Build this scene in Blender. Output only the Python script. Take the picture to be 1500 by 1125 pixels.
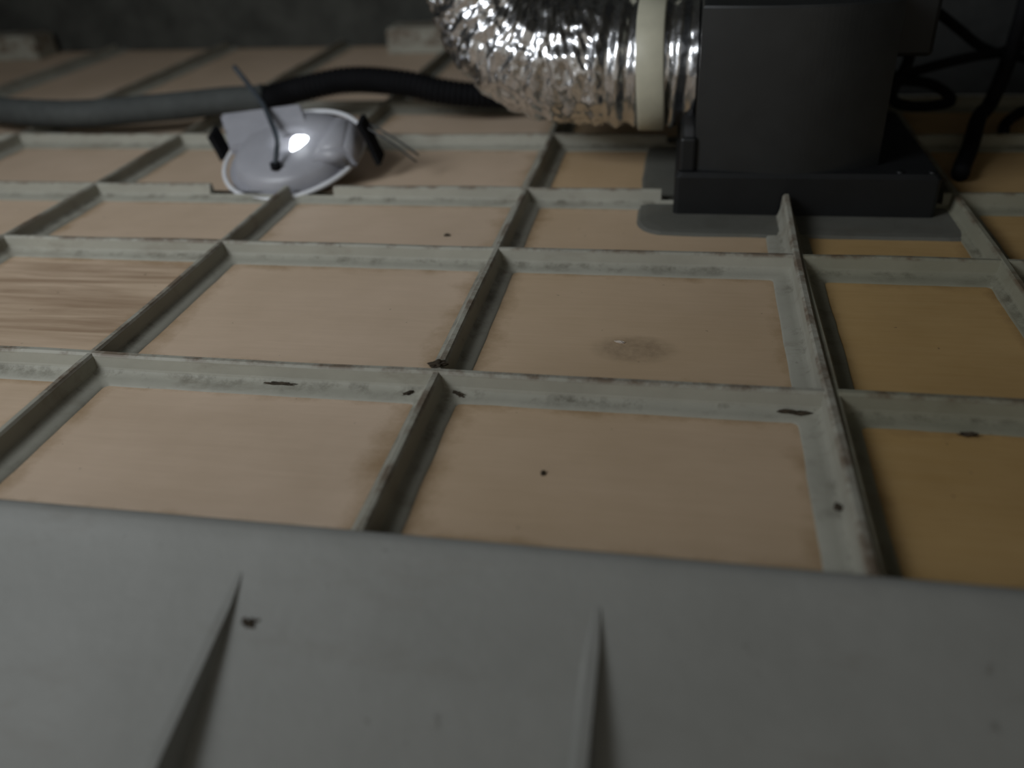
import bpy, bmesh, math, random
from mathutils import Vector, Matrix, noise

S = bpy.context.scene
COL = S.collection
for o in list(bpy.data.objects):
    bpy.data.objects.remove(o)

# ---------------------------------------------------------------- camera
cam_d = bpy.data.cameras.new('camera')
cam_d.sensor_width = 36.0
cam_d.lens = 30.0
cam_d.clip_start = 0.01
cam = bpy.data.objects.new('camera', cam_d)
COL.objects.link(cam)
RT = Vector((0.98255723, 0.17876198, -0.05123911))
UP = Vector((-0.0527484, 0.53213794, 0.84501291))
FW = Vector((-0.17832246, 0.82757076, -0.53228539))
CAM = Vector((0.1502, 0.0, 0.2907))
cam.matrix_world = Matrix(((RT.x, UP.x, -FW.x, CAM.x), (RT.y, UP.y, -FW.y, CAM.y),
                           (RT.z, UP.z, -FW.z, CAM.z), (0, 0, 0, 1)))
cam_d.dof.use_dof = True
cam_d.dof.focus_distance = 0.62
cam_d.dof.aperture_fstop = 3.0
S.camera = cam

# ---------------------------------------------------------------- light
w = bpy.data.worlds.new('world')
S.world = w
w.use_nodes = True
bg = w.node_tree.nodes['Background']
bg.inputs[0].default_value = (0.72, 0.68, 0.60, 1)
bg.inputs[1].default_value = 0.38


def area(name, loc, target, size, energy, col):
    d = bpy.data.lights.new(name, 'AREA')
    d.shape = 'RECTANGLE'
    d.size, d.size_y = size
    d.energy = energy
    d.color = col
    d.spread = math.radians(115)
    o = bpy.data.objects.new(name, d)
    COL.objects.link(o)
    o.location = loc
    o.rotation_euler = (Vector(target) - Vector(loc)).to_track_quat('-Z', 'Y').to_euler()
    return o


# light from an unseen source, falling into the void from the raised left, behind the viewpoint
area('void_light', (-0.78, -0.05, 0.80), (0.10, 1.45, 0.0), (0.55, 0.45), 4.2, (0.90, 0.95, 1.0))

S.view_settings.view_transform = 'Standard'
S.view_settings.look = 'None'
S.view_settings.exposure = 0.0
S.view_settings.gamma = 1.0
S.view_settings.use_curve_mapping = False

random.seed(7)
R = random.uniform


# ---------------------------------------------------------------- materials
class NT:
    def __init__(self, name):
        self.m = bpy.data.materials.new(name)
        self.m.use_nodes = True
        self.n = self.m.node_tree.nodes
        self.l = self.m.node_tree.links
        self.b = self.n['Principled BSDF']

    def add(self, t, **kw):
        n = self.n.new(t)
        for k, v in kw.items():
            setattr(n, k, v)
        return n

    def lk(self, a, b):
        self.l.new(a, b)

    def noise(self, vec, scale, detail=4, rough=0.6, dist=0.0):
        n = self.add('ShaderNodeTexNoise')
        n.inputs['Scale'].default_value = scale
        n.inputs['Detail'].default_value = detail
        n.inputs['Roughness'].default_value = rough
        n.inputs['Distortion'].default_value = dist
        if vec is not None:
            self.lk(vec, n.inputs['Vector'])
        return n.outputs['Fac']

    def ramp(self, fac, stops):
        n = self.add('ShaderNodeValToRGB')
        e = n.color_ramp.elements
        while len(e) < len(stops):
            e.new(0.5)
        for i, (p, c) in enumerate(stops):
            e[i].position = p
            e[i].color = c if len(c) == 4 else (*c, 1)
        self.lk(fac, n.inputs['Fac'])
        return n.outputs['Color']

    def mix(self, fac, a, b, mode='MIX'):
        n = self.add('ShaderNodeMix', data_type='RGBA', blend_type=mode)
        for sock, v in ((n.inputs[0], fac), (n.inputs[6], a), (n.inputs[7], b)):
            if isinstance(v, (int, float)):
                sock.default_value = v
            elif isinstance(v, tuple):
                sock.default_value = (*v, 1)
            else:
                self.lk(v, sock)
        return n.outputs[2]

    def math(self, op, a, b=None, clamp=False):
        n = self.add('ShaderNodeMath', operation=op, use_clamp=clamp)
        for i, v in enumerate((a, b)):
            if v is None:
                continue
            if isinstance(v, (int, float)):
                n.inputs[i].default_value = v
            else:
                self.lk(v, n.inputs[i])
        return n.outputs[0]

    def bump(self, h, strength, dist=0.002):
        n = self.add('ShaderNodeBump')
        n.inputs['Strength'].default_value = strength
        n.inputs['Distance'].default_value = dist
        self.lk(h, n.inputs['Height'])
        self.lk(n.outputs[0], self.b.inputs['Normal'])

    def pos(self):
        return self.add('ShaderNodeNewGeometry').outputs['Position']

    def scaled(self, vec, s):
        n = self.add('ShaderNodeMapping')
        n.inputs['Scale'].default_value = s
        self.lk(vec, n.inputs['Vector'])
        return n.outputs[0]

    def blob(self, vec, c, r, soft=0.4):
        """1 inside an ellipse at c with radii r, fading out."""
        n = self.add('ShaderNodeMapping')
        n.inputs['Location'].default_value = (-c[0] / r[0], -c[1] / r[1], 0)
        n.inputs['Scale'].default_value = (1 / r[0], 1 / r[1], 0)
        self.lk(vec, n.inputs['Vector'])
        ln = self.add('ShaderNodeVectorMath', operation='LENGTH')
        self.lk(n.outputs[0], ln.inputs[0])
        mr = self.add('ShaderNodeMapRange')
        mr.inputs['From Min'].default_value = 1.0
        mr.inputs['From Max'].default_value = soft
        self.lk(ln.outputs['Value'], mr.inputs['Value'])
        return mr.outputs[0]


def resin(name, base, dark, stain_amt, dirt=1.0):
    t = NT(name)
    p = t.pos()
    c = t.ramp(t.noise(p, 14, 6, 0.65), [(0.25, dark), (0.7, base)])
    # rusty brown grime in blotches that run along the mouldings
    g = t.ramp(t.noise(t.scaled(p, (1, 3, 2)), 9, 5, 0.7), [(0.56, (0, 0, 0)), (0.78, (1, 1, 1))])
    c = t.mix(t.math('MULTIPLY', g, stain_amt), c, (0.13, 0.095, 0.055))
    # brown dirt caught along the crests and dark dirt in the feet of the ribs
    sz = t.add('ShaderNodeSeparateXYZ')
    t.lk(p, sz.inputs[0])
    crest = t.ramp(t.math('ADD', t.math('MULTIPLY', sz.outputs[2], 200.0), 0.6), [(0.1, (0, 0, 0)), (0.5, (1, 1, 1))])
    cn = t.ramp(t.noise(p, 22, 5, 0.75), [(0.45, (0, 0, 0)), (0.60, (1, 1, 1))])
    c = t.mix(t.math('MULTIPLY', t.math('MULTIPLY', crest, cn), 0.75 * dirt), c, (0.11, 0.065, 0.035))
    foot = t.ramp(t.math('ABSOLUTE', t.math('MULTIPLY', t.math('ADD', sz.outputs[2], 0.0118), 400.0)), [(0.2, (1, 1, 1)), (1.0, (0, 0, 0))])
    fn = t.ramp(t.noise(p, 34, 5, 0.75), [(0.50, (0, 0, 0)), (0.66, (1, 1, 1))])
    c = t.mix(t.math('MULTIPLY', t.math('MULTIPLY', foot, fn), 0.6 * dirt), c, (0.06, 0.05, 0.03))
    sp = t.ramp(t.noise(p, 95, 3, 0.6), [(0.70, (0, 0, 0)), (0.76, (1, 1, 1))])
    c = t.mix(t.math('MULTIPLY', sp, 0.35), c, (0.07, 0.06, 0.045))
    t.lk(c, t.b.inputs['Base Color'])
    t.b.inputs['Roughness'].default_value = 0.55
    t.b.inputs['Specular IOR Level'].default_value = 0.3
    t.bump(t.noise(p, 60, 5, 0.6), 0.25, 0.002)
    return t.m


M = {}
M['resin'] = resin('grey_resin', (0.385, 0.375, 0.315), (0.31, 0.30, 0.25), 0.55)
M['resin_aged'] = resin('aged_resin', (0.29, 0.28, 0.215), (0.23, 0.225, 0.165), 0.5)
M['resin_pad'] = resin('shaded_pad_resin', (0.15, 0.15, 0.13), (0.11, 0.11, 0.095), 0.3, 0.3)  # darker than the panel: shade around the fan is put into the pad colour
M['resin_skirt'] = resin('skirt_resin', (0.305, 0.307, 0.288), (0.265, 0.267, 0.248), 0.25, 0.0)


def plywood():
    t = NT('plywood_board')
    p = t.pos()
    oi = t.add('ShaderNodeObjectInfo')
    sep = t.add('ShaderNodeSeparateColor')
    t.lk(oi.outputs['Color'], sep.inputs[0])
    grain_amt, yellow, rnd = sep.outputs[0], sep.outputs[1], sep.outputs[2]
    off = t.add('ShaderNodeVectorMath', operation='ADD')
    t.lk(p, off.inputs[0])
    cmb = t.add('ShaderNodeCombineXYZ')
    t.lk(rnd, cmb.inputs[2])
    t.lk(cmb.outputs[0], off.inputs[1])
    v = off.outputs[0]
    pale = t.ramp(t.noise(v, 7, 5, 0.6), [(0.3, (0.57, 0.435, 0.31)), (0.7, (0.69, 0.535, 0.40))])
    ochre = t.ramp(t.noise(v, 8, 5, 0.6), [(0.3, (0.45, 0.275, 0.085)), (0.7, (0.57, 0.365, 0.135))])
    c = t.mix(yellow, pale, ochre)
    gr = t.noise(t.scaled(v, (3, 55, 1)), 1.0, 5, 0.6, 0.8)
    grc = t.ramp(gr, [(0.38, (0, 0, 0)), (0.62, (1, 1, 1))])
    c = t.mix(t.math('MULTIPLY', grc, t.math('MULTIPLY', grain_amt, 0.75)), c, (0.27, 0.17, 0.10))
    fine = t.noise(t.scaled(v, (20, 260, 1)), 1.0, 3, 0.6)
    c = t.mix(0.10, c, t.ramp(fine, [(0.3, (0.30, 0.22, 0.15)), (0.7, (0.62, 0.50, 0.38))]))
    # damp, rusty edges where the board meets the resin lap
    gen = t.add('ShaderNodeTexCoord').outputs['Generated']
    sg = t.add('ShaderNodeSeparateXYZ')
    t.lk(gen, sg.inputs[0])
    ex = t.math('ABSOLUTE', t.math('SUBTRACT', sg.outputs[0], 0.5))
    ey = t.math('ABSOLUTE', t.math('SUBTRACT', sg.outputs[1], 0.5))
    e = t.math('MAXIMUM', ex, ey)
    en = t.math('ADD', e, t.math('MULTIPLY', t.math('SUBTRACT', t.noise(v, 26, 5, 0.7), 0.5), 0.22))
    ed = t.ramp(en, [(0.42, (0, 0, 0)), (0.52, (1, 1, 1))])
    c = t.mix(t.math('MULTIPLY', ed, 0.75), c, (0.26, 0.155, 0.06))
    # old water mark with a darker rim on the middle board
    wn = t.noise(p, 120, 4, 0.7)
    wb = t.blob(p, (0.126, 0.530), (0.033, 0.022), 0.55)
    wm = t.math('MULTIPLY', wb, t.math('ADD', t.math('MULTIPLY', wn, 1.5), -0.25, clamp=True))
    c = t.mix(t.math('MULTIPLY', wm, 0.75, clamp=True), c, (0.20, 0.14, 0.085))
    # pinhead specks
    sp = t.ramp(t.noise(v, 150, 2, 0.5), [(0.755, (0, 0, 0)), (0.79, (1, 1, 1))])
    c = t.mix(t.math('MULTIPLY', sp, 0.6), c, (0.08, 0.06, 0.04))
    t.lk(c, t.b.inputs['Base Color'])
    t.b.inputs['Roughness'].default_value = 0.6
    t.b.inputs['Specular IOR Level'].default_value = 0.38
    t.bump(fine, 0.12, 0.001)
    return t.m


M['plywood'] = plywood()


def plain(name, col, rough=0.5, metal=0.0, nscale=30, var=0.15, bump=0.0, spec=0.5):
    t = NT(name)
    p = t.pos()
    d = tuple(x * (1 - var) for x in col)
    b = tuple(min(1, x * (1 + var)) for x in col)
    n = t.noise(p, nscale, 5, 0.6)
    t.lk(t.ramp(n, [(0.3, d), (0.7, b)]), t.b.inputs['Base Color'])
    t.b.inputs['Roughness'].default_value = rough
    t.b.inputs['Metallic'].default_value = metal
    t.b.inputs['Specular IOR Level'].default_value = spec
    if bump:
        t.bump(n, bump, 0.003)
    return t.m


M['wall_shaded'] = plain('shaded_concrete', (0.034, 0.035, 0.034), 0.9, 0, 18, 0.3, 0.4, 0.2)  # wall concrete darkened further, with the fan's shadow put into its colour
M['wall'] = plain('dark_concrete', (0.058, 0.059, 0.052), 0.9, 0, 18, 0.3, 0.4, 0.2)
M['concrete'] = plain('concrete', (0.15, 0.15, 0.135), 0.9, 0, 18, 0.3, 0.4, 0.2)
M['fan_black'] = plain('black_plastic', (0.017, 0.0185, 0.019), 0.42, 0, 40, 0.15, 0.0, 0.5)
M['fan_base'] = plain('black_moulded_plastic', (0.009, 0.0098, 0.0105), 0.5, 0, 40, 0.15, 0.0, 0.4)
M['rubber'] = plain('black_rubber', (0.006, 0.006, 0.007), 0.75, 0, 60, 0.2, 0.0, 0.15)
M['sleeve'] = plain('grey_sleeve', (0.055, 0.06, 0.057), 0.8, 0, 60, 0.2)
M['wire'] = plain('blue_grey_wire', (0.045, 0.055, 0.066), 0.6)
M['tie'] = plain('ivory_plastic', (0.52, 0.50, 0.39), 0.45, 0, 40, 0.08)
M['dirt'] = plain('brown_dirt', (0.045, 0.033, 0.02), 0.9, 0, 300, 0.5)
M['white'] = plain('white_plastic', (0.75, 0.76, 0.78), 0.35, 0, 40, 0.04)
M['chip'] = plain('pale_flake', (0.55, 0.48, 0.41), 0.6)
M['steel'] = plain('dark_steel', (0.10, 0.10, 0.10), 0.4, 0.8)


def foil():
    t = NT('crinkled_foil')
    p = t.pos()
    t.b.inputs['Metallic'].default_value = 1.0
    n = t.noise(p, 45, 4, 0.6)
    t.lk(t.ramp(n, [(0.3, (0.62, 0.62, 0.63)), (0.7, (0.82, 0.82, 0.83))]), t.b.inputs['Base Color'])
    t.b.inputs['Roughness'].default_value = 0.25
    vo = t.add('ShaderNodeTexVoronoi', feature='SMOOTH_F1')
    vo.inputs['Scale'].default_value = 95
    t.lk(p, vo.inputs['Vector'])
    t.bump(t.math('ADD', vo.outputs['Distance'], t.math('MULTIPLY', t.noise(p, 160, 3, 0.6), 0.5)), 0.3, 0.003)
    return t.m


M['foil'] = foil()


def frosted():
    t = NT('frosted_plastic')
    p = t.pos()
    t.lk(t.ramp(t.noise(p, 30, 3, 0.5), [(0.3, (0.33, 0.33, 0.36)), (0.7, (0.39, 0.39, 0.42))]), t.b.inputs['Base Color'])
    t.b.inputs['Roughness'].default_value = 0.4
    t.b.inputs['Subsurface Weight'].default_value = 0.3
    t.b.inputs['Subsurface Radius'].default_value = (0.01, 0.01, 0.012)
    return t.m


M['frosted'] = frosted()


def glow():
    t = NT('lit_lamp_chip')
    t.b.inputs['Base Color'].default_value = (1, 1, 1, 1)
    t.b.inputs['Emission Color'].default_value = (0.92, 0.96, 1.0, 1)
    t.b.inputs['Emission Strength'].default_value = 6.0
    return t.m


M['glow'] = glow()


# ---------------------------------------------------------------- mesh helpers
def mesh_obj(name, verts, faces, mat, parent=None, smooth=False):
    me = bpy.data.meshes.new(name)
    me.from_pydata([tuple(v) for v in verts], [], faces)
    bm = bmesh.new()
    bm.from_mesh(me)
    bmesh.ops.recalc_face_normals(bm, faces=bm.faces)
    bm.to_mesh(me)
    bm.free()
    if smooth:
        for f in me.polygons:
            f.use_smooth = True
    me.materials.append(mat)
    o = bpy.data.objects.new(name, me)
    COL.objects.link(o)
    if parent:
        o.parent = parent
    return o


def bm_obj(name, bm, mat, parent=None, smooth=False):
    bmesh.ops.recalc_face_normals(bm, faces=bm.faces)
    me = bpy.data.meshes.new(name)
    bm.to_mesh(me)
    bm.free()
    if smooth:
        for f in me.polygons:
            f.use_smooth = True
    me.materials.append(mat)
    o = bpy.data.objects.new(name, me)
    COL.objects.link(o)
    if parent:
        o.parent = parent
    return o


def bbox(name, lo, hi, mat, parent=None, bev=0.0, seg=2):
    bm = bmesh.new()
    bmesh.ops.create_cube(bm, size=1)
    for v in bm.verts:
        v.co = Vector([lo[i] + (v.co[i] + 0.5) * (hi[i] - lo[i]) for i in range(3)])
    if bev:
        bmesh.ops.bevel(bm, geom=bm.edges[:], offset=bev, segments=seg, profile=0.5, affect='EDGES')
    return bm_obj(name, bm, mat, parent)


def empty(name, loc=(0, 0, 0)):
    o = bpy.data.objects.new(name, None)
    o.empty_display_size = 0.05
    COL.objects.link(o)
    o.location = loc
    return o


def tag(o, label=None, cat=None, group=None, kind=None):
    if label:
        o['label'] = label
    if cat:
        o['category'] = cat
    if group:
        o['group'] = group
    if kind:
        o['kind'] = kind
    return o


def to_local(o, parent):
    """mesh was built in world coordinates: keep it there under an offset parent."""
    o.parent = parent
    o.matrix_parent_inverse = Matrix.Translation(-Vector(parent.location))
    return o


def catmull(pts, n):
    P = [Vector(p) for p in pts]
    P = [2 * P[0] - P[1]] + P + [2 * P[-1] - P[-2]]
    out = []
    for i in range(1, len(P) - 2):
        for k in range(n):
            t = k / n
            a, b, c, d = P[i - 1:i + 3]
            out.append(0.5 * ((2 * b) + (c - a) * t + (2 * a - 5 * b + 4 * c - d) * t * t + (3 * b - a - 3 * c + d) * t ** 3))
    out.append(P[-2])
    return out


def resample(pts, step):
    acc = [0.0]
    for a, b in zip(pts, pts[1:]):
        acc.append(acc[-1] + (b - a).length)
    n = max(2, int(acc[-1] / step))
    out, j = [], 0
    for i in range(n + 1):
        s = acc[-1] * i / n
        while j < len(pts) - 2 and acc[j + 1] < s:
            j += 1
        t = (s - acc[j]) / max(1e-9, acc[j + 1] - acc[j])
        out.append(pts[j].lerp(pts[j + 1], min(1, t)))
    return out


def sweep(name, pts, rad, mat, parent=None, nseg=12, cap=True, smooth=True):
    """rad: number or function(i, s, theta, point, dir)->radius"""
    verts, faces = [], []
    t0 = (pts[1] - pts[0]).normalized()
    ref = Vector((0, 0, 1)) if abs(t0.z) < 0.9 else Vector((1, 0, 0))
    u = ref.cross(t0).normalized()
    s = 0
    for i, p in enumerate(pts):
        if i == 0:
            t = t0
        elif i == len(pts) - 1:
            t = (pts[i] - pts[i - 1]).normalized()
        else:
            t = (pts[i + 1] - pts[i - 1]).normalized()
        if i:
            s += (p - pts[i - 1]).length
        u = (u - t * u.dot(t)).normalized()
        v = t.cross(u)
        for k in range(nseg):
            th = 2 * math.pi * k / nseg
            d = u * math.cos(th) + v * math.sin(th)
            r = rad if isinstance(rad, (int, float)) else rad(i, s, th, p, d)
            verts.append(p + d * r)
    for i in range(len(pts) - 1):
        for k in range(nseg):
            a, b = i * nseg + k, i * nseg + (k + 1) % nseg
            faces.append((a, b, b + nseg, a + nseg))
    if cap:
        faces.append(tuple(range(nseg))[::-1])
        faces.append(tuple((len(pts) - 1) * nseg + k for k in range(nseg)))
    return mesh_obj(name, verts, faces, mat, parent, smooth)


# ---------------------------------------------------------------- the void: slab and walls
ZB = -0.015          # level of the plywood boards; rib tops are at z = 0
X0, X1 = -1.44, 0.93
LX = [-1.44, -1.20, -0.96, -0.72, -0.484, -0.2565, 0.0, 0.25, 0.403, 0.65, 0.93]
TY = [0.303, 0.464, 0.668, 0.8186, 1.005, 1.165, 1.615]
JOINT = 7            # index of the joint between the two mouldings

tag(bbox('ceiling', (-1.75, -0.7, 1.15), (1.25, 1.85, 1.30), M['concrete']),
    'dark concrete slab overhead closing the void', kind='structure')
tag(bbox('wall_back', (-1.75, 1.63, -0.40), (1.25, 1.85, 1.15), M['wall']),
    'dark unlit concrete wall behind the far edge of the panel', kind='structure')
tag(bbox('wall_right', (1.10, -0.7, -0.40), (1.25, 1.63, 1.15), M['wall']),
    'dark concrete wall at the right of the void', kind='structure')
tag(bbox('wall_left', (-1.75, -0.7, -0.40), (-1.62, 1.63, 1.15), M['wall']),
    'dark concrete wall at the left of the void', kind='structure')

tag(bbox('wall_corner', (0.405, 1.25, -0.40), (1.10, 1.63, 1.15), M['wall_shaded']),
    'dark concrete corner jutting out behind the fan', kind='structure')

# ---------------------------------------------------------------- ribbed resin panel
floor = empty('floor', (0, 0, 0))
tag(floor, 'grey resin panel moulded into a grid of ribs with plywood boards between', kind='structure')
bbox('backing_sheet', (X0, TY[0], -0.028), (X1, TY[-1], -0.0187), M['resin'], floor)

LAMP_T3 = (-0.345, -0.204)     # T3 is cut away here for the lamp
FAN_X = (0.147, 0.380)
FAN_Y = (0.785, 1.000)


def rib(name, a, b, mat, top_hw=0.0028, bot_hw=0.0062, top=0.0, seed=0.0, rise=0.0):
    """tapered moulded fin from a to b (x, y)."""
    a, b = Vector((a[0], a[1], 0)), Vector((b[0], b[1], 0))
    d = (b - a)
    L = d.length
    d.normalize()
    n = Vector((-d.y, d.x, 0))
    prof = [(-bot_hw - 0.003, -0.019), (-bot_hw - 0.0008, -0.013), (-bot_hw * 0.8, -0.009), (-top_hw - 0.0004, -0.0016),
            (-top_hw * 0.6, 0.0), (top_hw * 0.6, 0.0), (top_hw + 0.0004, -0.0016), (bot_hw * 0.8, -0.009), (bot_hw + 0.0008, -0.013), (bot_hw + 0.003, -0.019)]
    N = max(3, int(L / 0.02))
    verts, faces = [], []
    for i in range(N + 1):
        p = a + d * (L * i / N)
        wv = noise.noise(Vector((p.x * 6 + seed, p.y * 6, seed))) * 0.0014
        wz = noise.noise(Vector((p.x * 9 + seed, p.y * 9, seed + 5))) * 0.0012
        wt = noise.noise(Vector((p.x * 14, p.y * 14 + seed, 3))) * 0.0007
        up = rise * max(0.0, (i / N - 0.78) / 0.22)
        for (o, z) in prof:
            k = (z + 0.019) / 0.019
            verts.append(p + n * (o * (1 + wt / top_hw * 0.4 * k) + wv * k) + Vector((0, 0, z + (wz + top + up) * k)))
    m = len(prof)
    for i in range(N):
        for k in range(m - 1):
            j = i * m + k
            faces.append((j, j + 1, j + 1 + m, j + m))
    faces.append(tuple(range(m))[::-1])
    faces.append(tuple(N * m + k for k in range(m)))
    return mesh_obj(name, verts, faces, mat, floor, smooth=False)


# cross ribs; each is a rib of the left moulding up to the joint and of the right moulding beyond it
XJ = LX[JOINT]
for j, y in enumerate(TY):
    if j in (0, len(TY) - 1):
        continue
    spans = [(X0, XJ - 0.003)]
    if j == 3:
        spans = [(X0, LAMP_T3[0]), (LAMP_T3[1], FAN_X[0] - 0.012)]
    if j in (4,):
        spans = [(X0, FAN_X[0] - 0.012)]
    for k, (a, b) in enumerate(spans):
        rib('rib', (a, y), (b, y), M['resin'], seed=j * 3.1 + k)
    a = XJ + 0.003 if j not in (3, 4) else FAN_X[1] + 0.012
    rib('rib', (a, y), (X1, y), M['resin_aged'], seed=j * 5.7 + 40)
# lengthwise ribs
for i, x in enumerate(LX):
    mat = M['resin'] if i < JOINT else M['resin_aged']
    if i == JOINT:
        rib('rib', (x - 0.002, TY[0] + 0.004), (x - 0.002, FAN_Y[0] - 0.006), M['resin'], 0.0028, 0.0050, seed=77, top=0.0012, rise=0.010)
        rib('rib', (x + 0.0022, TY[0] + 0.004), (x + 0.0022, FAN_Y[0] - 0.006), M['resin_aged'], 0.0022, 0.0038, seed=78, top=-0.0015)
        rib('rib', (x, FAN_Y[1] + 0.012), (x, TY[-1]), M['resin_aged'], seed=79)
    elif i == 5:
        rib('rib', (x, TY[0] + 0.004), (x, 0.815), mat, seed=i * 2.3)
        rib('rib', (x, 1.012), (x, TY[-1]), mat, seed=i * 2.3 + 9)
    else:
        rib('rib', (x, TY[0] + 0.004), (x, TY[-1] if i < 8 else TY[-2]), mat, seed=i * 2.3)


def rloop(x0, x1, y0, y1, r, n=10, nc=4, jit=0.0, seed=0):
    """rounded-rectangle loop, counter-clockwise."""
    out = []
    cs = [((x1 - r), (y0 + r), -90), ((x1 - r), (y1 - r), 0), ((x0 + r), (y1 - r), 90), ((x0 + r), (y0 + r), 180)]
    corners = []
    for cx, cy, a0 in cs:
        corners.append([(cx + r * math.cos(math.radians(a0 + 90 * k / nc)), cy + r * math.sin(math.radians(a0 + 90 * k / nc))) for k in range(nc + 1)])
    for q in range(4):
        out += corners[q]
        a, b = corners[q][-1], corners[(q + 1) % 4][0]
        for k in range(1, n):
            t = k / n
            out.append((a[0] + (b[0] - a[0]) * t, a[1] + (b[1] - a[1]) * t))
    if jit:
        cx, cy = (x0 + x1) / 2, (y0 + y1) / 2
        o2 = []
        for (x, y) in out:
            q = noise.noise(Vector((x * 40 + seed, y * 40, seed))) * jit + noise.noise(Vector((x * 120 + seed, y * 120, seed))) * jit * 0.5
            dx, dy = x - cx, y - cy
            if abs(dx) / (x1 - x0) > abs(dy) / (y1 - y0):
                x += q * (1 if dx > 0 else -1)
            else:
                y += q * (1 if dy > 0 else -1)
            o2.append((x, y))
        out = o2
    return out


def bands(name, loops, mat, parent, smooth=False, fill=False):
    verts, faces = [], []
    n = len(loops[0][0])
    for pts, zf in loops:
        for (x, y) in pts:
            verts.append((x, y, zf))
    for i in range(len(loops) - 1):
        for k in range(n):
            a, b = i * n + k, i * n + (k + 1) % n
            faces.append((a, b, b + n, a + n))
    if fill:
        faces.append(tuple((len(loops) - 1) * n + k for k in range(n)))
    return mesh_obj(name, verts, faces, mat, parent, smooth)


for j in range(len(TY) - 1):
    for i in range(len(LX) - 1):
        x0, x1, y0, y1 = LX[i], LX[i + 1], TY[j], TY[j + 1]
        if (i, j) == (4, 3) or (i, j) == (5, 3):
            pass
        aged = i >= JOINT
        if j == len(TY) - 2:
            if i >= 8:
                continue
            y1 += 0.04
        g = 0.0045
        sd = i * 7.3 + j * 3.7
        lap = 0.018 + R(-0.002, 0.002)
        lr = 0.021 if i == JOINT - 1 else 0.0125
        loops = [(rloop(x0 + g, x1 - g, y0 + g, y1 - g, 0.003), -0.0095),
                 (rloop(x0 + g + 0.0025, x1 - g - 0.0025, y0 + g + 0.0025, y1 - g - 0.0025, 0.004), -0.0118),
                 (rloop(x0 + g + 0.007, x1 - g - 0.007, y0 + g + 0.007, y1 - g - 0.007, 0.004), -0.0132),
                 (rloop(x0 + lap - 0.002, x1 - lr + 0.002, y0 + lap - 0.002, y1 - lap + 0.002, 0.004, jit=0.0007, seed=sd), -0.0137),
                 (rloop(x0 + lap, x1 - lr, y0 + lap, y1 - lap, 0.004, jit=0.0009, seed=sd), -0.0162)]
        bands('resin_lap', loops, M['resin_aged'] if aged else M['resin'], floor, smooth=True)
        b = bbox('plywood_board', (x0 + 0.012, y0 + 0.012, -0.0186), (x1 - 0.0085, y1 - 0.012, ZB - 0.0002), M['plywood'], floor)
        yel = R(0.85, 1.0) if aged else (R(0.22, 0.34) if i == 6 else R(0.0, 0.06))
        grain = 1.0 if (i, j) == (4, 1) else R(0.0, 0.06)
        if (i, j) == (4, 1):
            yel = 0.1
        if (i, j) == (6, 3):
            yel = 0.5
        b.color = (grain, yel, R(0, 1), 1)

# thick resin pad laminated around the fan opening
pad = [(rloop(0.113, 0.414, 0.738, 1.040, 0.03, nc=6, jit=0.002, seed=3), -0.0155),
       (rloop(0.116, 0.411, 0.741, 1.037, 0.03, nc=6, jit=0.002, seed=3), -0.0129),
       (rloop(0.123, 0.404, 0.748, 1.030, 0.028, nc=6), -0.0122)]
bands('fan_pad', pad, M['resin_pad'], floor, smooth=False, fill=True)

# upright hanger blocks moulded on the far edge
for (xa, xb) in ((-0.375, -0.262), (-1.24, -1.088)):
    bm = bmesh.new()
    bmesh.ops.create_cube(bm, size=1)
    for v in bm.verts:
        t = v.co.z + 0.5
        v.co = Vector((xa + (v.co.x + 0.5) * (xb - xa), 1.55 + (v.co.y + 0.5) * 0.065, -0.018 + t * 0.047))
    bmesh.ops.bevel(bm, geom=bm.edges[:], offset=0.004, segments=2, affect='EDGES')
    bm_obj('hanger_block', bm, M['resin'], floor)

# near skirt: the moulding rolls over its edge and slopes away below the viewpoint
prof = [(0.3125, -0.019), (0.3105, -0.008), (0.3085, -0.002), (0.305, 0.0005), (0.300, -0.0005), (0.294, -0.004),
        (0.280, -0.0115), (0.25, -0.0250), (0.20, -0.047), (0.14, -0.076), (0.08, -0.108), (0.03, -0.140), (-0.02, -0.165), (-0.30, -0.200),
        (-0.30, -0.206), (-0.02, -0.172), (0.03, -0.148), (0.08, -0.116), (0.14, -0.084), (0.20, -0.055), (0.25, -0.033), (0.285, -0.018), (0.297, -0.022)]
verts, faces = [], []
NX = 120
for i in range(NX + 1):
    x = X0 + (X1 - X0) * i / NX
    for (y, z) in prof:
        q = noise.noise(Vector((x * 5, y * 7, 2))) * 0.0025 + noise.noise(Vector((x * 16, y * 16, 8))) * 0.0010
        verts.append((x, y, z + (q if y < 0.295 else 0)))
m = len(prof)
for i in range(NX):
    for k in range(m):
        a, b = i * m + k, i * m + (k + 1) % m
        faces.append((a, b, b + m, a + m))
skirt = mesh_obj('skirt', verts, faces, M['resin_skirt'], floor, smooth=True)


def gusset(x, lean):
    # triangular stiffening fin growing out of the sloping skirt
    side = [(0.283, -0.0105), (0.262, -0.0165), (0.225, -0.025), (0.19, -0.033), (0.14, -0.048), (0.05, -0.085), (0.05, -0.130), (0.14, -0.080), (0.20, -0.051), (0.25, -0.029)]
    verts, faces = [], []
    n = len(side)
    for s in (-1, 1):
        for k, (y, z) in enumerate(side):
            hw = (0.0012 + 0.0012 * min(1, k)) if k < 6 else 0.0085
            verts.append((x + s * hw + lean * (0.283 - y), y, z))
    faces.append(tuple(range(n)))
    faces.append(tuple(n + k for k in range(n))[::-1])
    for k in range(n):
        faces.append((k, (k + 1) % n, n + (k + 1) % n, n + k))
    return mesh_obj('gusset', verts, faces, M['resin_skirt'], skirt)


gusset(-0.056, -0.02)
gusset(0.124, 0.0)
gusset(-0.25, 0.0)

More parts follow.
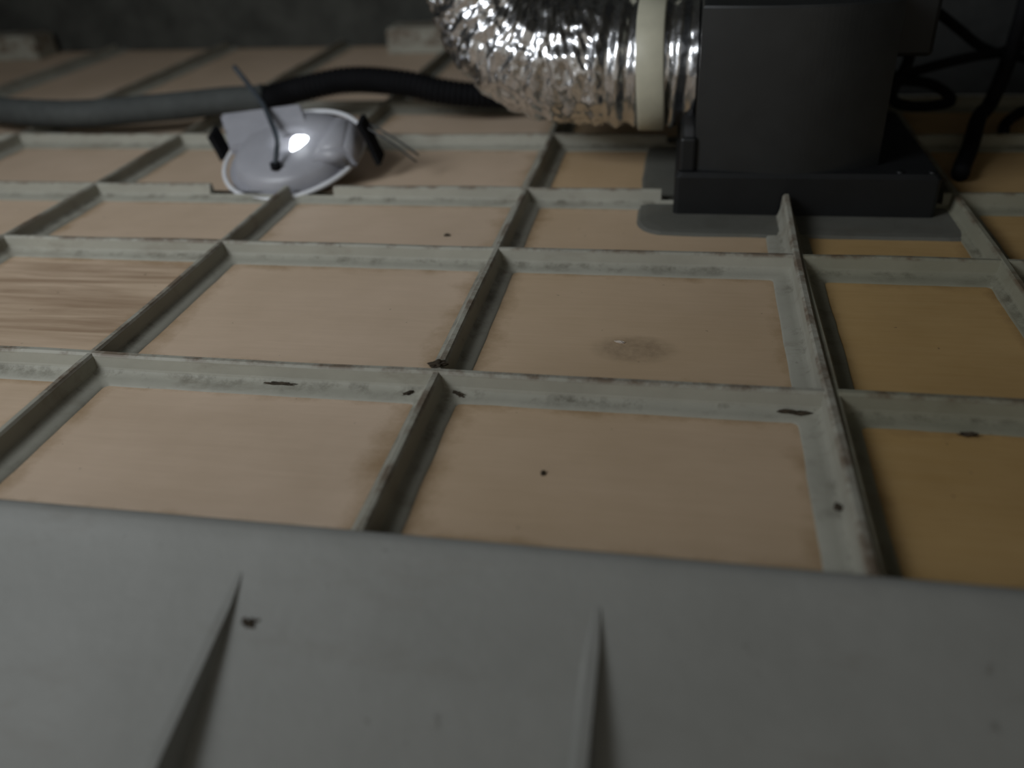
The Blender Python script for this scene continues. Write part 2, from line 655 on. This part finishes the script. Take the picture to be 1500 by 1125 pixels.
# ---------------------------------------------------------------- ventilation fan
fan = empty('ventilation_fan', (0.2635, 0.892, -0.0122))
tag(fan, 'black plastic ventilation fan standing on the panel beside the foil duct', 'fan')


def loft(name, secs, mat, parent, smooth=False, n=12, nc=8):
    loops = [(rloop(x0, x1, y0, y1, r, n=n, nc=nc), z) for (x0, x1, y0, y1, r, z) in secs]
    o = bands(name, loops, mat, None, smooth, fill=True)
    return to_local(o, parent)


loft('base_flange', [(0.147, 0.380, 0.785, 1.000, 0.005, -0.0122), (0.147, 0.380, 0.785, 1.000, 0.005, 0.023),
                     (0.150, 0.377, 0.788, 0.997, 0.005, 0.027), (0.18, 0.36, 0.82, 0.97, 0.005, 0.0272)], M['fan_base'], fan)
# body with a gently bulging front
bl = []
for (ins, z) in ((0.0, -0.010), (0.0, 0.1665), (0.0008, 0.1685), (0.003, 0.1695), (0.012, 0.1697)):
    pts = []
    xa, xb, ya, yb = 0.164 + ins, 0.329 - ins, 0.7875 + ins, 0.985 - ins
    N = 36
    for k in range(N + 1):
        t = k / N
        pts.append((xa + (xb - xa) * t, ya + 0.024 * (2 * t - 1) ** 2 * (1 if t > 0.5 else 0.4)))
    for k in range(1, 9):
        t = k / 9
        pts.append((xb, ya + 0.024 + (yb - ya - 0.024) * t))
    for k in range(0, 12):
        pts.append((xb + (xa - xb) * k / 12, yb))
    for k in range(0, 9):
        pts.append((xa, yb + (ya + 0.0096 - yb) * k / 9))
    bl.append((pts, z))
body = to_local(bands('body', bl, M['fan_black'], None, False, fill=True), fan)
# left cheek of the base that carries the duct collar
to_local(bbox('side_cheek', (0.1505, 0.792, 0.025), (0.1655, 0.98, 0.058), M['fan_base'], None, 0.003), fan)
to_local(bbox('terminal_box', (0.325, 0.885, 0.106), (0.376, 0.975, 0.168), M['fan_base'], None, 0.004), fan)
DC = Vector((0.0, 0.915, 0.098))
to_local(sweep('outlet_collar', [Vector((0.135, DC.y, DC.z)), Vector((0.150, DC.y, DC.z)), Vector((0.172, DC.y, DC.z))], 0.055, M['fan_black'], None, 40), fan)
for (sx, sy) in ((0.372, 0.793), (0.372, 0.992), (0.157, 0.992), (0.345, 0.793)):
    sc = sweep('screw', [Vector((sx, sy, 0.0255)), Vector((sx, sy, 0.0282))], 0.0035, M['fan_base'], None, 10)
    to_local(sc, fan)

# ---------------------------------------------------------------- foil duct
path = [(0.162, 0.915, 0.098), (0.115, 0.915, 0.098), (0.065, 0.917, 0.098), (0.02, 0.922, 0.101), (-0.015, 0.930, 0.111),
        (-0.040, 0.940, 0.131), (-0.057, 0.952, 0.163), (-0.071, 0.966, 0.202), (-0.090, 0.985, 0.25), (-0.12, 1.015, 0.30),
        (-0.18, 1.08, 0.345), (-0.28, 1.18, 0.37), (-0.40, 1.32, 0.38), (-0.50, 1.50, 0.38), (-0.55, 1.632, 0.38)]
dp = resample(catmull(path, 14), 0.0025)


def duct_r(i, s, th, p, d):
    pitch = 0.0185
    ph = (s + th / (2 * math.pi) * pitch) / pitch
    tri = abs((ph % 1.0) - 0.5) * 2
    amp = 0.0060 if s < 0.10 else 0.0030
    base = 0.0605 + amp * (tri - 0.5)
    q = p + d * 0.06
    k = 0.3 if s < 0.09 else 1.0
    jn = noise.noise(q * 22) * 1.6
    f1 = math.sin(s / 0.0150 * 2 * math.pi + 8 * th + jn * 1.5)
    f2 = math.sin(s / 0.0165 * 2 * math.pi - 9 * th - jn * 2.0)
    crumple = 0.0018 * abs(f1) + 0.0018 * abs(f2) - 0.0023 + noise.noise(q * 75) * 0.0034 + noise.noise(q * 150) * 0.0015
    # the wrap is pinched where the strap holds it on the collar
    pinch = -0.002 * math.exp(-((s - 0.043) / 0.012) ** 2)
    return base + crumple * k + pinch


duct = sweep('foil_duct', dp, duct_r, M['foil'], None, 150, cap=False, smooth=True)
tag(duct, 'crinkled silver foil flexible duct curving up and away from the black fan', 'duct')

strap = empty('duct_strap', (0.119, DC.y, DC.z))
tag(strap, 'ivory plastic strap clamped around the foil duct near the fan', 'strap')
verts, faces = [], []
NS = 72
for k in range(NS):
    th = 2 * math.pi * k / NS
    for (x, r) in ((0.1055, 0.0625), (0.106, 0.0650), (0.1075, 0.0657), (0.1305, 0.0657), (0.132, 0.0650), (0.1325, 0.0625)):
        verts.append((x + 0.0016 * math.sin(th * 2), DC.y + r * math.cos(th), DC.z + r * math.sin(th)))
for k in range(NS):
    for q in range(5):
        a, b = k * 6 + q, ((k + 1) % NS) * 6 + q
        faces.append((a, a + 1, b + 1, b))
to_local(mesh_obj('band', verts, faces, M['tie'], None, True), strap)
to_local(bbox('buckle', (0.102, DC.y + 0.02, DC.z + 0.060), (0.136, DC.y + 0.042, DC.z + 0.075), M['tie'], None, 0.002), strap)

# ---------------------------------------------------------------- black corrugated hose with its grey sleeve
hp = resample(catmull([(-0.408, 1.076, 0.021), (-0.397, 1.08, 0.023), (-0.336, 1.09, 0.036), (-0.277, 1.10, 0.043), (-0.208, 1.10, 0.038), (-0.154, 1.10, 0.027), (-0.098, 1.11, 0.019),
                       (-0.03, 1.14, 0.0175), (0.06, 1.20, 0.0175), (0.16, 1.30, 0.0175), (0.24, 1.45, 0.0175), (0.26, 1.60, 0.0175)], 10), 0.0015)
hose = sweep('corrugated_hose', hp, lambda i, s, th, p, d: 0.0160 + 0.0017 * math.sin(s / 0.0072 * 2 * math.pi), M['rubber'], None, 20)
tag(hose, 'black corrugated hose arching over the ribs between the lamp and foil duct', 'hose')
sp = resample(catmull([(-0.394, 1.0805, 0.0235), (-0.445, 1.07, 0.0245), (-0.53, 1.05, 0.0215), (-0.66, 1.03, 0.0190), (-0.85, 1.08, 0.0185), (-1.10, 1.22, 0.0185), (-1.35, 1.45, 0.0185)], 8), 0.006)
sl = sweep('grey_conduit', sp, lambda i, s, th, p, d: 0.0178 + (0.0018 if s < 0.012 else 0) + noise.noise(p * 60) * 0.0005, M['sleeve'], None, 20)
tag(sl, 'dull grey conduit sleeve fitted over the left end of the black hose', 'conduit')

# ---------------------------------------------------------------- recessed lamp lying tilted in its cutout
LC = Vector((-0.274, 0.886, 0.0125))
LR = 0.080
lamp = empty('recessed_lamp', LC)
lamp.rotation_euler = (math.radians(19), math.radians(-3), 0)
tag(lamp, 'white recessed ceiling lamp tilted in its cutout, small chip shining', 'lamp')


def lathe(name, prof, mat, parent, n=56, loc=(0, 0, 0), smooth=True, a0=0.0, a1=2 * math.pi):
    verts, faces = [], []
    m = len(prof)
    full = abs(a1 - a0 - 2 * math.pi) < 1e-6
    for k in range(n if full else n + 1):
        th = a0 + (a1 - a0) * k / n
        for (r, z) in prof:
            verts.append((loc[0] + r * math.cos(th), loc[1] + r * math.sin(th), loc[2] + z))
    for k in range(n):
        for q in range(m - 1):
            a, b = k * m + q, ((k + 1) % n if full else k + 1) * m + q
            faces.append((a, b, b + 1, a + 1))
    return mesh_obj(name, verts, faces, mat, parent, smooth)


lathe('rim_ring', [(LR - 0.002, 0.0), (LR - 0.001, 0.0022), (LR + 0.001, 0.0026), (LR + 0.003, 0.0012), (LR + 0.003, -0.0015), (LR + 0.001, -0.0026), (LR - 0.002, 0.0)], M['white'], lamp)
lathe('housing', [(LR - 0.012, -0.004), (LR - 0.014, 0.008), (LR - 0.021, 0.0135), (LR - 0.04, 0.0165), (0.030, 0.0175), (0.019, 0.0165), (0.0165, 0.012), (0.0, 0.0115)], M['frosted'], lamp)
lathe('tray', [(LR - 0.004, -0.003), (LR - 0.012, -0.0045), (0.0, -0.0045)], M['frosted'], lamp)
# lit opening
verts = [(0.012, -0.004, 0.0168)]
for k in range(24):
    th = 2 * math.pi * k / 24
    r = 0.0095 * (1 + 0.16 * math.sin(th * 3 + 0.4))
    verts.append((0.012 + r * math.cos(th), -0.004 + r * 1.5 * math.sin(th), 0.0168))
vz = [(v[0], v[1], 0.0105) for v in verts[1:]]
nb = len(verts)
verts += vz
faces = [(0, 1 + k, 1 + (k + 1) % 24) for k in range(24)] + [(1 + k, nb + k, nb + (k + 1) % 24, 1 + (k + 1) % 24) for k in range(24)]
mesh_obj('light_chip', verts, faces, M['glow'], lamp)
# square driver cover standing over the back-left of the rim
top = [(-0.384, 0.94, 0.043), (-0.283, 0.945, 0.053), (-0.25, 0.89, 0.032), (-0.351, 0.885, 0.019)]
bm = bmesh.new()
up = [bm.verts.new(p) for p in top]
lo = [bm.verts.new((p[0], p[1] + (0.006 if k < 2 else 0.004), p[2] - (0.045 if k < 2 else 0.012))) for k, p in enumerate(top)]
bm.faces.new(up)
bm.faces.new(lo[::-1])
for k in range(4):
    bm.faces.new((up[k], lo[k], lo[(k + 1) % 4], up[(k + 1) % 4]))
bmesh.ops.recalc_face_normals(bm, faces=bm.faces)
bmesh.ops.bevel(bm, geom=bm.edges[:], offset=0.0025, segments=2, affect='EDGES')
dc = bm_obj('driver_cover', bm, M['frosted'], lamp)
lamp_mw = Matrix.Translation(LC) @ lamp.rotation_euler.to_matrix().to_4x4()
dc.matrix_parent_inverse = lamp_mw.inverted()
# raised cheek at the right of the housing
bm = bmesh.new()
cs = [(0.030, -0.040, 0.012), (0.086, -0.034, -0.002), (0.082, 0.030, 0.002), (0.044, 0.036, 0.016)]
tp = [(0.044, -0.030, 0.026), (0.074, -0.026, 0.024), (0.070, 0.020, 0.028), (0.050, 0.024, 0.030)]
vs = [bm.verts.new(c) for c in cs + tp]
for f in ((0, 1, 2, 3), (4, 5, 6, 7), (0, 1, 5, 4), (1, 2, 6, 5), (2, 3, 7, 6), (3, 0, 4, 7)):
    bm.faces.new([vs[k] for k in f])
bmesh.ops.recalc_face_normals(bm, faces=bm.faces)
bmesh.ops.bevel(bm, geom=bm.edges[:], offset=0.004, segments=3, affect='EDGES')
bm_obj('side_cheek', bm, M['frosted'], lamp, True)


def strip(name, pts, wdt, th, mat, parent):
    verts, faces = [], []
    P = [Vector(p) for p in pts]
    for i, p in enumerate(P):
        t = (P[min(i + 1, len(P) - 1)] - P[max(i - 1, 0)]).normalized()
        sd = Vector((0, 1, 0))
        nn = t.cross(sd).normalized()
        for (a, b) in ((-1, -1), (1, -1), (1, 1), (-1, 1)):
            verts.append(p + sd * a * wdt / 2 + nn * b * th / 2)
    for i in range(len(P) - 1):
        for k in range(4):
            a, b = i * 4 + k, i * 4 + (k + 1) % 4
            faces.append((a, b, b + 4, a + 4))
    faces += [(3, 2, 1, 0), tuple((len(P) - 1) * 4 + k for k in range(4))]
    return mesh_obj(name, verts, faces, mat, parent)


strip('spring_clip', catmull([(0.088, 0.006, 0.034), (0.092, 0.004, 0.018), (0.096, 0.0, 0.0), (0.100, -0.004, -0.012)], 5), 0.018, 0.006, M['rubber'], lamp)
strip('spring_clip', catmull([(-0.098, 0.018, 0.022), (-0.094, 0.014, 0.010), (-0.088, 0.006, -0.002)], 5), 0.020, 0.007, M['rubber'], lamp)
for (ya, yb) in ((0.012, -0.004), (0.004, -0.016)):
    sweep('spring_leg', catmull([(0.092, ya, 0.026), (0.118, (ya + yb) / 2, 0.012), (0.145, yb, -0.008)], 6), 0.0011, M['steel'], lamp, 8)
# lamp flex, running from the conduit over the cover to the housing
fx = catmull([(-0.401, 1.03, 0.076), (-0.375, 1.005, 0.062), (-0.33, 0.945, 0.052), (-0.299, 0.895, 0.045), (-0.277, 0.858, 0.036), (-0.273, 0.842, 0.027), (-0.274, 0.836, 0.017)], 8)
cb = sweep('lamp_flex', fx, 0.0030, M['wire'], None, 10)
tag(cb, 'thin blue-grey flex curling from the conduit down onto the lamp', 'cable')
ft = sweep('grommet', [Vector((-0.274, 0.836, 0.011000000000000001)), Vector((-0.274, 0.836, 0.018000000000000002))], 0.0058, M['rubber'], None, 16)
ft.parent = cb

pl = bpy.data.lights.new('lamp_chip_light', 'POINT')
pl.energy = 0.015
pl.color = (0.9, 0.95, 1.0)
pl.shadow_soft_size = 0.01
plo = bpy.data.objects.new('lamp_chip_light', pl)
COL.objects.link(plo)
plo.parent = lamp
plo.location = (0.012, -0.004, 0.034)

# ---------------------------------------------------------------- black cables beside the fan
def cable(name, pts, r, label):
    o = sweep(name, resample(catmull(pts, 12), 0.006), r, M['rubber'], None, 12)
    return tag(o, label, 'cable')


cable('power_cable', [(0.366, 0.985, 0.120), (0.385, 1.01, 0.08), (0.374, 1.01, 0.040), (0.40, 1.02, 0.026), (0.447, 1.05, 0.024), (0.43, 1.09, 0.034), (0.385, 1.10, 0.037), (0.41, 1.11, 0.041), (0.45, 1.115, 0.051), (0.485, 1.122, 0.057), (0.52, 1.135, 0.060), (0.60, 1.16, 0.08), (0.75, 1.18, 0.16), (0.95, 1.19, 0.30)],
      0.0058, 'black cable looping out from the right side of the fan')
cable('drop_cable', [(0.535, 1.14, 0.50), (0.525, 1.12, 0.30), (0.516, 1.10, 0.14), (0.513, 1.10, 0.062), (0.500, 1.085, 0.014), (0.482, 1.052, 0.009), (0.466, 1.008, 0.0105), (0.447, 0.950, 0.002), (0.432, 0.912, -0.0045), (0.425, 0.890, -0.0058)],
      0.0085, 'thick black cable hanging steeply down to the panel right of the fan')
cable('side_cable', [(0.72, 1.18, 0.03), (0.62, 1.15, 0.028), (0.56, 1.105, 0.008), (0.53, 1.082, 0.000), (0.512, 1.058, -0.004), (0.503, 1.030, -0.0068)],
      0.0062, 'black cable running in from the right to meet the thick hanging one')
cable('upper_cable', [(0.37, 0.985, 0.140), (0.405, 1.06, 0.120), (0.428, 1.10, 0.108), (0.46, 1.125, 0.086), (0.495, 1.145, 0.062), (0.535, 1.165, 0.048), (0.62, 1.195, 0.03), (0.80, 1.20, 0.02)],
      0.0055, 'black cable slanting down from the upper box of the fan')

# ---------------------------------------------------------------- dirt and flakes
def crumb(name, loc, size, label, mat='dirt', cat='dirt', seed=0, rz=0.0):
    bm = bmesh.new()
    bmesh.ops.create_icosphere(bm, subdivisions=3, radius=1)
    for v in bm.verts:
        k = 1 + 0.8 * noise.noise(v.co * 1.9 + Vector((seed, 0, 0))) + 0.5 * noise.noise(v.co * 4.5 + Vector((0, seed, 0)))
        v.co = Vector((v.co.x * size[0] * k, v.co.y * size[1] * k, v.co.z * size[2] * k))
    o = bm_obj(name, bm, M[mat], None)
    o.location = loc
    o.rotation_euler = (0, 0, rz)
    return tag(o, label, cat)


crumb('dirt_clump', (-0.001, 0.470, 0.001), (0.0055, 0.0030, 0.0022), 'dark dirt clump on top of the central rib crossing', seed=1, rz=0.4)
crumb('dirt_clump', (0.015, 0.456, -0.0125), (0.005, 0.0016, 0.0014), 'dark curl of dirt low at the right of the central rib crossing', seed=2, rz=-0.5)
crumb('dirt_clump', (-0.018, 0.4535, -0.0127), (0.004, 0.0013, 0.0012), 'small dark dirt flake low at the left of the central rib crossing', seed=3, rz=0.5)
crumb('dirt_streak', (-0.110, 0.4555, -0.0122), (0.010, 0.0012, 0.0010), 'dark dirt streak at the foot of the left half of the middle cross rib', seed=4)
crumb('dirt_streak', (0.228, 0.4555, -0.0118), (0.009, 0.0016, 0.0012), 'long dark dirt streak in the corner beside the panel joint', seed=5)
crumb('dirt_streak', (0.325, 0.4450, -0.0133), (0.005, 0.0013, 0.0010), 'dark dirt streak at the rear edge of the right-hand ochre board', seed=6)
crumb('dirt_speck', (-0.060, 0.727, -0.0148), (0.0024, 0.0020, 0.0012), 'tiny dark speck alone on the pale board left of the fan', seed=7)
crumb('dirt_speck', (0.083, 0.382, -0.0148), (0.0013, 0.0018, 0.0012), 'tiny dark speck on the large near board', seed=8)
crumb('dirt_speck', (0.2425, 0.366, -0.0105), (0.0026, 0.0024, 0.0014), 'small dark speck on the near end of the joint rib foot', seed=9)
crumb('dirt_speck', (-0.0430, 0.2600, -0.0220), (0.0042, 0.0034, 0.0022), 'dark blotch of dirt on the skirt beside the left gusset', seed=10)
crumb('paint_flake', (0.115, 0.5385, -0.0147), (0.0032, 0.0012, 0.0008), 'pale lifted flake at the water mark on the middle board', 'chip', 'flake', seed=11, rz=-0.3)
